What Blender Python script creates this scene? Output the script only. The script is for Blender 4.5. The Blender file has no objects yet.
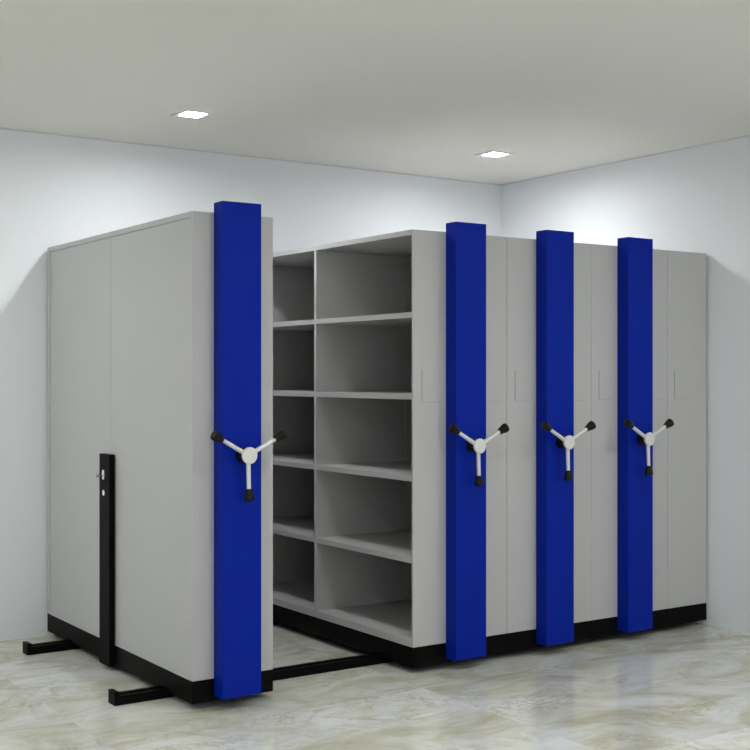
import bpy, bmesh, math
from mathutils import Vector, Matrix

C = bpy.context.scene.collection
R = math.radians

# ------------------------------------------------------------------ materials
def mat(name, col, rough=.5, metal=0, spec=.5, bump=None):
    m = bpy.data.materials.new(name); m.use_nodes = True
    nt = m.node_tree; b = nt.nodes['Principled BSDF']
    b.inputs['Base Color'].default_value = (*col, 1)
    b.inputs['Roughness'].default_value = rough
    b.inputs['Metallic'].default_value = metal
    b.inputs['Specular IOR Level'].default_value = spec
    if bump:
        sc, st = bump
        tc = nt.nodes.new('ShaderNodeTexCoord'); n = nt.nodes.new('ShaderNodeTexNoise')
        n.inputs['Scale'].default_value = sc; n.inputs['Detail'].default_value = 4
        bp = nt.nodes.new('ShaderNodeBump'); bp.inputs['Strength'].default_value = st
        bp.inputs['Distance'].default_value = .002
        nt.links.new(tc.outputs['Object'], n.inputs['Vector'])
        nt.links.new(n.outputs['Fac'], bp.inputs['Height'])
        nt.links.new(bp.outputs['Normal'], b.inputs['Normal'])
    return m

def mottled(name, c1, c2, scale, rough, spec=.5):
    m = mat(name, c1, rough, 0, spec)
    nt = m.node_tree; b = nt.nodes['Principled BSDF']
    tc = nt.nodes.new('ShaderNodeTexCoord'); n = nt.nodes.new('ShaderNodeTexNoise')
    n.inputs['Scale'].default_value = scale; n.inputs['Detail'].default_value = 3
    mx = nt.nodes.new('ShaderNodeMix'); mx.data_type = 'RGBA'
    mx.inputs[6].default_value = (*c1, 1); mx.inputs[7].default_value = (*c2, 1)
    nt.links.new(tc.outputs['Object'], n.inputs['Vector'])
    nt.links.new(n.outputs['Fac'], mx.inputs[0])
    nt.links.new(mx.outputs[2], b.inputs['Base Color'])
    return m

M_WALL = mottled('white wall paint', (.81,.835,.86), (.825,.85,.875), 1.5, .7, .2)
M_CEIL = mottled('ceiling paint', (.79,.775,.735), (.81,.795,.755), 1.2, .9, .1)
M_GREY = mat('light grey powder coat', (.49,.49,.483), .45, 0, .25)
M_EDGE_SHADE = mat('painted edge shade', (.37,.37,.36), .5, 0, .2)
M_BLUE = mat('blue powder coat', (.0015,.017,.295), .45, 0, .08)
M_BLACK = mat('black powder coat', (.0035,.0035,.0033), .5, 0, .06)
M_RUB = mat('black rubber', (.007,.006,.005), .5, 0, .2)
M_SILV = mat('satin silver', (.72,.71,.68), .35, .25)
M_CHROME = mat('chrome', (.85,.85,.85), .15, .8)
M_FRAME = mat('light fitting white', (.8,.8,.78), .4)
M_STEEL = mat('wheel steel', (.2,.2,.2), .4, .8)

def emis(name, col, s):
    m = bpy.data.materials.new(name); m.use_nodes = True
    nt = m.node_tree; nt.nodes.clear()
    e = nt.nodes.new('ShaderNodeEmission'); o = nt.nodes.new('ShaderNodeOutputMaterial')
    e.inputs[0].default_value = (*col, 1); e.inputs[1].default_value = s
    nt.links.new(e.outputs[0], o.inputs[0]); return m
M_LAMP = emis('lamp diffuser', (.975, .985, 1.0), 400)
M_LAMP_B = emis('added lamp diffuser', (.98, .99, 1.0), 400)
M_LAMP_C = emis('brighter added lamp diffuser', (.98, .99, 1.0), 430)

def marble():
    m = mat('cream marble tiles', (.5,.5,.45), .035, 0, .25)
    nt = m.node_tree; b = nt.nodes['Principled BSDF']; N = nt.nodes.new; L = nt.links.new
    tc = N('ShaderNodeTexCoord')
    tm = N('ShaderNodeMapping'); tm.inputs['Location'].default_value = (-1.10, .25, 0)
    L(tc.outputs['Object'], tm.inputs['Vector'])
    br = N('ShaderNodeTexBrick'); br.offset = 0; br.squash = 1
    br.inputs['Scale'].default_value = 1
    br.inputs['Brick Width'].default_value = 1.6; br.inputs['Row Height'].default_value = 1.3
    br.inputs['Mortar Size'].default_value = 0; br.inputs['Mortar Smooth'].default_value = 0
    br.inputs['Color1'].default_value = (0,0,0,1); br.inputs['Color2'].default_value = (1,1,1,1)
    L(tm.outputs[0], br.inputs['Vector'])
    mp = N('ShaderNodeMapping'); mp.inputs['Rotation'].default_value = (0,0,R(34)); mp.inputs['Scale'].default_value = (.85,1.45,1)
    L(tc.outputs['Object'], mp.inputs['Vector'])
    off = N('ShaderNodeVectorMath'); off.operation = 'MULTIPLY_ADD'      # every tile cut from another place of the slab
    L(br.outputs['Color'], off.inputs[0]); off.inputs[1].default_value = (7.7,4.9,5.1); L(mp.outputs[0], off.inputs[2])
    def noise(sc, det, ro, dist):
        n = N('ShaderNodeTexNoise'); n.inputs['Scale'].default_value = sc; n.inputs['Detail'].default_value = det
        n.inputs['Roughness'].default_value = ro; n.inputs['Distortion'].default_value = dist
        L(off.outputs[0], n.inputs['Vector']); return n
    n1 = noise(2.0, 12, .66, 1.0)
    r1 = N('ShaderNodeValToRGB'); cr = r1.color_ramp
    cr.elements[0].position = .30; cr.elements[0].color = (.475,.455,.325,1)
    cr.elements[1].position = .66; cr.elements[1].color = (.74,.765,.74,1)
    for p, c in ((.40,(.56,.55,.44)), (.47,(.63,.635,.55)), (.55,(.70,.715,.67))):
        e = cr.elements.new(p); e.color = (*c, 1)
    L(n1.outputs['Fac'], r1.inputs[0])
    col = r1.outputs[0]
    def vein(col, n, width, amt, c):
        sub = N('ShaderNodeMath'); sub.operation = 'SUBTRACT'; L(n.outputs['Fac'], sub.inputs[0]); sub.inputs[1].default_value = .5
        ab = N('ShaderNodeMath'); ab.operation = 'ABSOLUTE'; L(sub.outputs[0], ab.inputs[0])
        mr = N('ShaderNodeMapRange'); mr.interpolation_type = 'SMOOTHSTEP'; mr.inputs['From Max'].default_value = width
        mr.inputs['To Min'].default_value = amt; mr.inputs['To Max'].default_value = 0
        L(ab.outputs[0], mr.inputs['Value'])
        # veins fade in and out
        k = noise(2.1, 2, .5, 0); kr = N('ShaderNodeMapRange'); kr.inputs['From Min'].default_value = .4; kr.inputs['From Max'].default_value = .6
        L(k.outputs['Fac'], kr.inputs['Value'])
        mu = N('ShaderNodeMath'); mu.operation = 'MULTIPLY'; L(mr.outputs[0], mu.inputs[0]); L(kr.outputs[0], mu.inputs[1])
        mx = N('ShaderNodeMix'); mx.data_type = 'RGBA'; L(mu.outputs[0], mx.inputs[0]); L(col, mx.inputs[6]); mx.inputs[7].default_value = (*c, 1)
        return mx.outputs[2]
    col = vein(col, noise(1.5, 11, .62, 2.2), .040, .55, (.45,.41,.27))
    col = vein(col, noise(3.6, 11, .66, 1.6), .026, .50, (.40,.365,.26))
    tone = N('ShaderNodeMapRange'); tone.inputs['To Min'].default_value = .90; tone.inputs['To Max'].default_value = 1.06
    L(br.outputs['Color'], tone.inputs['Value'])
    ml = N('ShaderNodeVectorMath'); ml.operation = 'SCALE'; L(col, ml.inputs[0]); L(tone.outputs[0], ml.inputs['Scale'])
    L(ml.outputs[0], b.inputs['Base Color'])
    return m
M_FLOOR = marble()

# ------------------------------------------------------------------ mesh helpers
def bx(bm, x0, x1, y0, y1, z0, z1):
    vs = [bm.verts.new((x, y, z)) for x in (x0,x1) for y in (y0,y1) for z in (z0,z1)]
    for f in ((0,1,3,2),(4,6,7,5),(0,4,5,1),(2,3,7,6),(0,2,6,4),(1,5,7,3)):
        bm.faces.new([vs[i] for i in f])
def prism(bm, pts, axis, a, b):
    """closed outline pts (u,v) extruded along axis from a to b"""
    def p(u, v, t): return (t,u,v) if axis == 'x' else ((u,t,v) if axis == 'y' else (u,v,t))
    A = [bm.verts.new(p(u,v,a)) for u,v in pts]; B = [bm.verts.new(p(u,v,b)) for u,v in pts]
    bm.faces.new(A); bm.faces.new(B[::-1]); n = len(pts)
    for i in range(n): bm.faces.new((A[i], A[(i+1)%n], B[(i+1)%n], B[i]))
def lathe(bm, p0, direction, prof, seg=28):
    """prof: list of (distance along direction, radius)"""
    d = Vector(direction).normalized(); q = d.to_track_quat('Z','Y').to_matrix()
    rings = []
    for t, r in prof:
        if r <= 1e-6: rings.append([bm.verts.new(Vector(p0)+d*t)]); continue
        rings.append([bm.verts.new(Vector(p0)+d*t+q@Vector((r*math.cos(2*math.pi*i/seg), r*math.sin(2*math.pi*i/seg), 0))) for i in range(seg)])
    for a, b in zip(rings, rings[1:]):
        for i in range(seg):
            j = (i+1)%seg
            if len(a) == 1: bm.faces.new((a[0], b[i], b[j]))
            elif len(b) == 1: bm.faces.new((a[i], b[0], a[j]))
            else: bm.faces.new((a[i], b[i], b[j], a[j]))
    if len(rings[0]) > 1: bm.faces.new(rings[0])
    if len(rings[-1]) > 1: bm.faces.new(rings[-1])
def obj(name, bm, m, parent=None, bevel=0, smooth=False):
    bmesh.ops.recalc_face_normals(bm, faces=bm.faces[:])
    me = bpy.data.meshes.new(name); bm.to_mesh(me); bm.free()
    me.materials.append(m)
    if smooth:
        me.polygons.foreach_set('use_smooth', [True]*len(me.polygons))
        try: me.set_sharp_from_angle(angle=R(35))
        except Exception: pass
    o = bpy.data.objects.new(name, me); C.objects.link(o)
    if parent: o.parent = parent
    if bevel:
        b = o.modifiers.new('bevel','BEVEL'); b.width = bevel; b.segments = 2; b.limit_method = 'ANGLE'; b.angle_limit = R(40)
    return o
def box(name, x0,x1,y0,y1,z0,z1, m, parent=None, bevel=0):
    bm = bmesh.new(); bx(bm, x0,x1,y0,y1,z0,z1); return obj(name, bm, m, parent, bevel)
def thing(name, label, cat, loc, group=None):
    o = bpy.data.objects.new(name, None); C.objects.link(o); o.location = loc; o.empty_display_size = .1
    o['label'] = label; o['category'] = cat
    if group: o['group'] = group
    return o
def struct(o): o['kind'] = 'structure'; return o

# ------------------------------------------------------------------ dimensions (metres)
CEIL = 2.904
WX, WY = 3.412, 1.932            # right wall, rear wall
X0, Y0 = -5.2, -7.6
ZB, ZP, ZT = .033, .134, 2.238    # plinth bottom, plinth top, cabinet top
DEP = 1.908                       # length of every unit, front to back
RAILS = ((.279, .357), (1.497, 1.577))
RAIL_H = .043

# ------------------------------------------------------------------ the room
struct(box('floor', X0, WX+.12, Y0, WY+.12, -.1, 0, M_FLOOR))
struct(box('wall_back', X0, WX+.12, WY, WY+.12, 0, CEIL, M_WALL))
struct(box('wall_right', WX, WX+.12, Y0, WY, 0, CEIL, M_WALL))
struct(box('wall_left', X0-.12, X0, Y0, WY+.12, 0, CEIL, M_WALL))

LAMPS = [(.478,.99), (2.58,1.0), (-1.62,.99), (-3.72,.99)]  # first two are in view; all others are added to brighten the room
LAMPS += [(x, y) for y in (-2.0, -4.9) for x in (2.58, .478, -1.62, -3.72)]
H = .082                          # half of the cut-out
bm = bmesh.new()                  # ceiling with square recesses
xs = sorted({X0, WX+.12} | {l[0]+s*H for l in LAMPS for s in (-1,1)})
ys = sorted({Y0, WY+.12} | {l[1]+s*H for l in LAMPS for s in (-1,1)})
def hole(xa, xb, ya, yb):
    cx, cy = (xa+xb)/2, (ya+yb)/2
    return any(abs(cx-l[0]) < H and abs(cy-l[1]) < H for l in LAMPS)
for xa, xb in zip(xs, xs[1:]):
    for ya, yb in zip(ys, ys[1:]):
        if not hole(xa, xb, ya, yb): bx(bm, xa, xb, ya, yb, CEIL, CEIL+.06)
struct(obj('ceiling', bm, M_CEIL))

# thin shadow-gap trim where walls meet the ceiling
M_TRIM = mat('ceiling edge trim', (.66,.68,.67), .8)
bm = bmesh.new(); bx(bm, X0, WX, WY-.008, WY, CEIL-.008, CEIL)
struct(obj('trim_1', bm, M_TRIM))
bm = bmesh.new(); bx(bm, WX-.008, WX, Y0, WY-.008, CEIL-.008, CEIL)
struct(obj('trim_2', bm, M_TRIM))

def downlight(x, y, label, group=None, m=M_LAMP):
    t = thing('ceiling_downlight', label, 'ceiling light', (x, y, CEIL), group)
    bm = bmesh.new()
    a, b = .092, .059             # flange on the ceiling, then inner lip
    for (x0,x1,y0,y1) in ((-a,a,-a,-b),(-a,a,b,a),(-a,-b,-b,b),(b,a,-b,b)):
        bx(bm, x0,x1,y0,y1, -.005, 0)
    for (x0,x1,y0,y1) in ((-b-.005,b+.005,-b-.005,-b),(-b-.005,b+.005,b,b+.005),(-b-.005,-b,-b,b),(b,b+.005,-b,b)):
        bx(bm, x0,x1,y0,y1, 0, .03)
    obj('light_frame', bm, M_FRAME, t)
    box('light_diffuser', -b, b, -b, b, .004, .012, m, t)
    return t
lamp_labels = ['square recessed ceiling downlight above the left, detached shelving unit, left of the two lamps',
               'square recessed ceiling downlight near the room corner, above the shelving row on the right']
for i, (x, y) in enumerate(LAMPS):
    if i < 2: downlight(x, y, lamp_labels[i], 'recessed ceiling downlights')
    else: downlight(x, y, 'added square ceiling downlight, unseen, put in to brighten the room', 'added downlights out of view', M_LAMP_C if y > 0 else M_LAMP_B)

# ------------------------------------------------------------------ floor rails
def rail(y0, y1, label):
    xa, xb = -.248, WX-.004
    t = thing('floor_rail', label, 'rail', (xa, (y0+y1)/2, 0), 'black floor rails')
    w = (y1-y0)/2; g = .012; L = xb-xa
    bm = bmesh.new()
    prism(bm, [(-w,0),(w,0),(w,RAIL_H),(g,RAIL_H),(g,RAIL_H-.014),(-g,RAIL_H-.014),(-g,RAIL_H),(-w,RAIL_H)], 'x', 0, L)
    obj('track', bm, M_BLACK, t, .0015)
    bm = bmesh.new(); prism(bm, [(-.005,0),(0,0),(0,RAIL_H),(.024,RAIL_H),(.020,.062),(-.005,.062)], 'y', -w, w)
    obj('end_stop', bm, M_BLACK, t, .005)
    return t
rail(*RAILS[0], 'black steel floor rail with end stop, front one, crossing the open aisle')
rail(*RAILS[1], 'black steel floor rail with end stop, rear one, beside the back wall')

# ------------------------------------------------------------------ shelving units
LEVELS = [.172 + .4125*i for i in range(5)]      # top surface of each shelf
TH = .028
def plinth(t, W):
    bm = bmesh.new(); th = .022
    out = [(0,ZB)]
    for a, b in RAILS: out += [(a-.006,ZB),(a-.006,RAIL_H+.004),(b+.006,RAIL_H+.004),(b+.006,ZB)]
    out += [(DEP,ZB),(DEP,ZP),(0,ZP)]
    prism(bm, out, 'x', 0, th); prism(bm, out, 'x', W-th, W)
    bx(bm, th, W-th, 0, th, ZB, ZP); bx(bm, th, W-th, DEP-th, DEP, ZB, ZP)
    bx(bm, th, W-th, th, DEP-th, ZP-.012, ZP)
    obj('plinth', bm, M_BLACK, t)
    for a, b in RAILS:
        yc = (a+b)/2
        for xw in (.09, W-.09):
            bm = bmesh.new()
            lathe(bm, (xw, yc-.008, RAIL_H-.014+.034), (0,1,0), [(0,.034),(.016,.034)], 24)
            obj('track_wheel', bm, M_STEEL, t, smooth=True)

def carcass(t, W, closed_left, back):
    pan = .03 if closed_left else .013
    # end panels
    box('end_panel', 0, W, 0, pan, ZP, ZT, M_GREY, t, .0018).name
    box('end_panel', 0, W, DEP-pan, DEP, ZP, ZT, M_GREY, t, .0018)
    # top, with front lip
    box('top_panel', 0, W, pan, DEP-pan, ZT-.027, ZT, M_GREY, t, .0015)
    mid = .965 if closed_left else .946; hd = .012
    if closed_left:
        # two steel side panels, set 6 mm back under the top lip
        for a, b in ((pan, mid-.0015), (mid+.0015, DEP-pan)):
            box('side_panel', .006, .02, a, b, ZP+.006, ZT-.0275, M_GREY, t, .001)
        box('bottom_rail', 0, .02, pan, DEP-pan, ZP, ZP+.006, M_GREY, t)
        xi0, xi1 = .02, W
    else:
        xi0, xi1 = 0, W
        if back:
            xi1 = W-.02; box('back_panel', W-.02, W, pan, DEP-pan, ZP, ZT-.0275, M_GREY, t)
    box('divider', xi0, xi1, mid-hd, mid+hd, ZP, ZT-.0275, M_GREY, t, .0015)
    for z in LEVELS:
        for a, b in ((pan, mid-hd), (mid+hd, DEP-pan)):
            bm = bmesh.new()
            z0 = z-TH if z > .3 else ZP
            if closed_left:
                bx(bm, xi0, xi1-.02, a, b, z0, z); bx(bm, xi1-.018, xi1, a, b, z0, z)
                bx(bm, xi1-.02, xi1-.018, a, b, z0, z-.002)
            else:
                bx(bm, xi0+.020, xi1, a, b, z0, z); bx(bm, xi0, xi0+.018, a, b, z0, z)
                bx(bm, xi0+.018, xi0+.020, a, b, z0, z-.002)
            obj('shelf', bm, M_GREY, t)

def drive_cover(t, W, c):
    w = .0990; d = .086
    box('drive_cover', c-w, c+w, -d, -.0005, .056, 2.282, M_BLUE, t, .002)
    # hand wheel
    zc = 1.145; yf = -.156; c += .004
    bm = bmesh.new()
    lathe(bm, (c, yf+.016, zc), (0,-1,0), [(0,.030),(.002,.037),(.013,.038),(.016,.035),(.0165,0)], 36)
    hw = obj('handwheel', bm, M_SILV, t, smooth=True)
    bm = bmesh.new()
    lathe(bm, (c, -d, zc), (0,-1,0), [(0,.036),(.028,.034),(.032,.030),(.032,.017),(yf*-1-d-.028,.017),(yf*-1-d-.026,.026),(yf*-1-d-.0165,.028)], 32)
    s = obj('spindle', bm, M_RUB, hw, smooth=True); s['label'] = 'black spindle collar'
    for ang in (27, 151, 270):
        dx, dz = math.cos(R(ang)), math.sin(R(ang)); tilt = .045
        dv = Vector((dx, -tilt, dz)).normalized(); p = Vector((c, yf+.020, zc))
        bm = bmesh.new(); lathe(bm, p+dv*.020, dv, [(0,.0115),(.02,.0105),(.145,.0095)], 20)
        obj('arm', bm, M_SILV, hw, smooth=True)
        bm = bmesh.new()
        lathe(bm, p+dv*.150, dv, [(0,.0135),(.002,.0155),(.020,.0190),(.032,.0225),(.044,.0240),(.050,.0235),(.053,.020),(.0545,.012),(.055,0)], 28)
        k = obj('knob', bm, M_RUB, hw, smooth=True); k['label'] = 'black flared knob'

def card_holder(t, x):
    # thin steel card pocket on the end panel
    bm = bmesh.new()
    bx(bm, x+.0025, x+.111, -.0015, 0, 1.3675, 1.532)
    h = obj('card_holder', bm, M_GREY, t)
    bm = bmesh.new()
    prism(bm, [(x,1.365),(x+.111,1.365),(x+.111,1.3675),(x+.0025,1.3675),(x+.0025,1.532),(x,1.532)], 'y', -.003, 0)  # darker strip paints in the shade along the holder's left and bottom edges
    e = obj('edge_shade', bm, M_EDGE_SHADE, h); e['label'] = 'thin painted edge shade'

GU = 'mobile shelving units on the rails'
def unit(x, W, label, closed_left=False, cover=True, cards=(), dx=0):
    t = thing('mobile_shelving_unit' if cover else 'fixed_shelving_unit', label, 'shelving unit', (x, 0, 0), GU if cover else None)
    plinth(t, W); carcass(t, W, closed_left, not cover)
    if cover: drive_cover(t, W, W/2+dx)
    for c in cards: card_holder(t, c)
    return t

u1 = unit(0, .4125, 'grey mobile shelving unit with blue cover, apart on the left, with a black lock post', closed_left=True, dx=-.001)
# lock post on the closed side of the first unit
bm = bmesh.new(); bx(bm, -.030, -.0005, .900, 1.034, .025, 1.101)
lp = obj('lock_post', bm, M_BLACK, u1, .002)
bm = bmesh.new()
yk = .968
lathe(bm, (-.030, yk, .996), (-1,0,0), [(0,.016),(.006,.016),(.008,.013),(.008,0)], 24)
for v in bm.verts: v.co.z = .996 + (v.co.z-.996)*1.6
n0 = len(bm.verts)
lathe(bm, (-.036, yk, .990), (-1,0,0), [(0,.006),(.036,.006),(.038,0)], 16)
bx(bm, -.078, -.070, yk-.003, yk+.003, .982, 1.002)
k = obj('lock_handle', bm, M_CHROME, lp, smooth=True); k['label'] = 'small chrome lock handle'
bm = bmesh.new()
lathe(bm, (-.030, yk, .904), (-1,0,0), [(0,.015),(.004,.015),(.006,.011),(.006,0)], 24)
k = obj('lock_cylinder', bm, M_CHROME, lp, smooth=True); k['label'] = 'round chrome lock cylinder'

XS = [1.217, 1.8325, 2.4465]; W = .6130
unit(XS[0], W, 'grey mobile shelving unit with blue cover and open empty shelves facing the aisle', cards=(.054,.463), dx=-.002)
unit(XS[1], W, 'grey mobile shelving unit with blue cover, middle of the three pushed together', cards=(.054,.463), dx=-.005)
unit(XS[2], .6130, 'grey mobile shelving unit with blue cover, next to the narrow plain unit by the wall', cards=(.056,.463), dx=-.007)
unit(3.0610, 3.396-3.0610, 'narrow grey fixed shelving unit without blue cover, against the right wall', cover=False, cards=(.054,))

# ------------------------------------------------------------------ ambient fill, let in by leaving the camera side open
w = bpy.data.worlds.new('World'); bpy.context.scene.world = w; w.use_nodes = True
bg = w.node_tree.nodes['Background']
bg.inputs[0].default_value = (.96, .98, 1.0, 1); bg.inputs[1].default_value = 1.05

# ------------------------------------------------------------------ camera
cam = bpy.data.cameras.new('camera'); co = bpy.data.objects.new('camera', cam); C.objects.link(co)
F = 1223.6; cam.sensor_width = 36; cam.lens = F/750*36
co.location = (-2.388, -4.984, 1.5)
fw = Vector((.5606, .8281, 0))
co.rotation_euler = (R(90), 0, math.atan2(-fw.x, fw.y))
cam.shift_y = 1/750.0
bpy.context.scene.camera = co

vs = bpy.context.scene.view_settings
vs.view_transform = 'Standard'; vs.look = 'None'; vs.gamma = 1; vs.exposure = 0
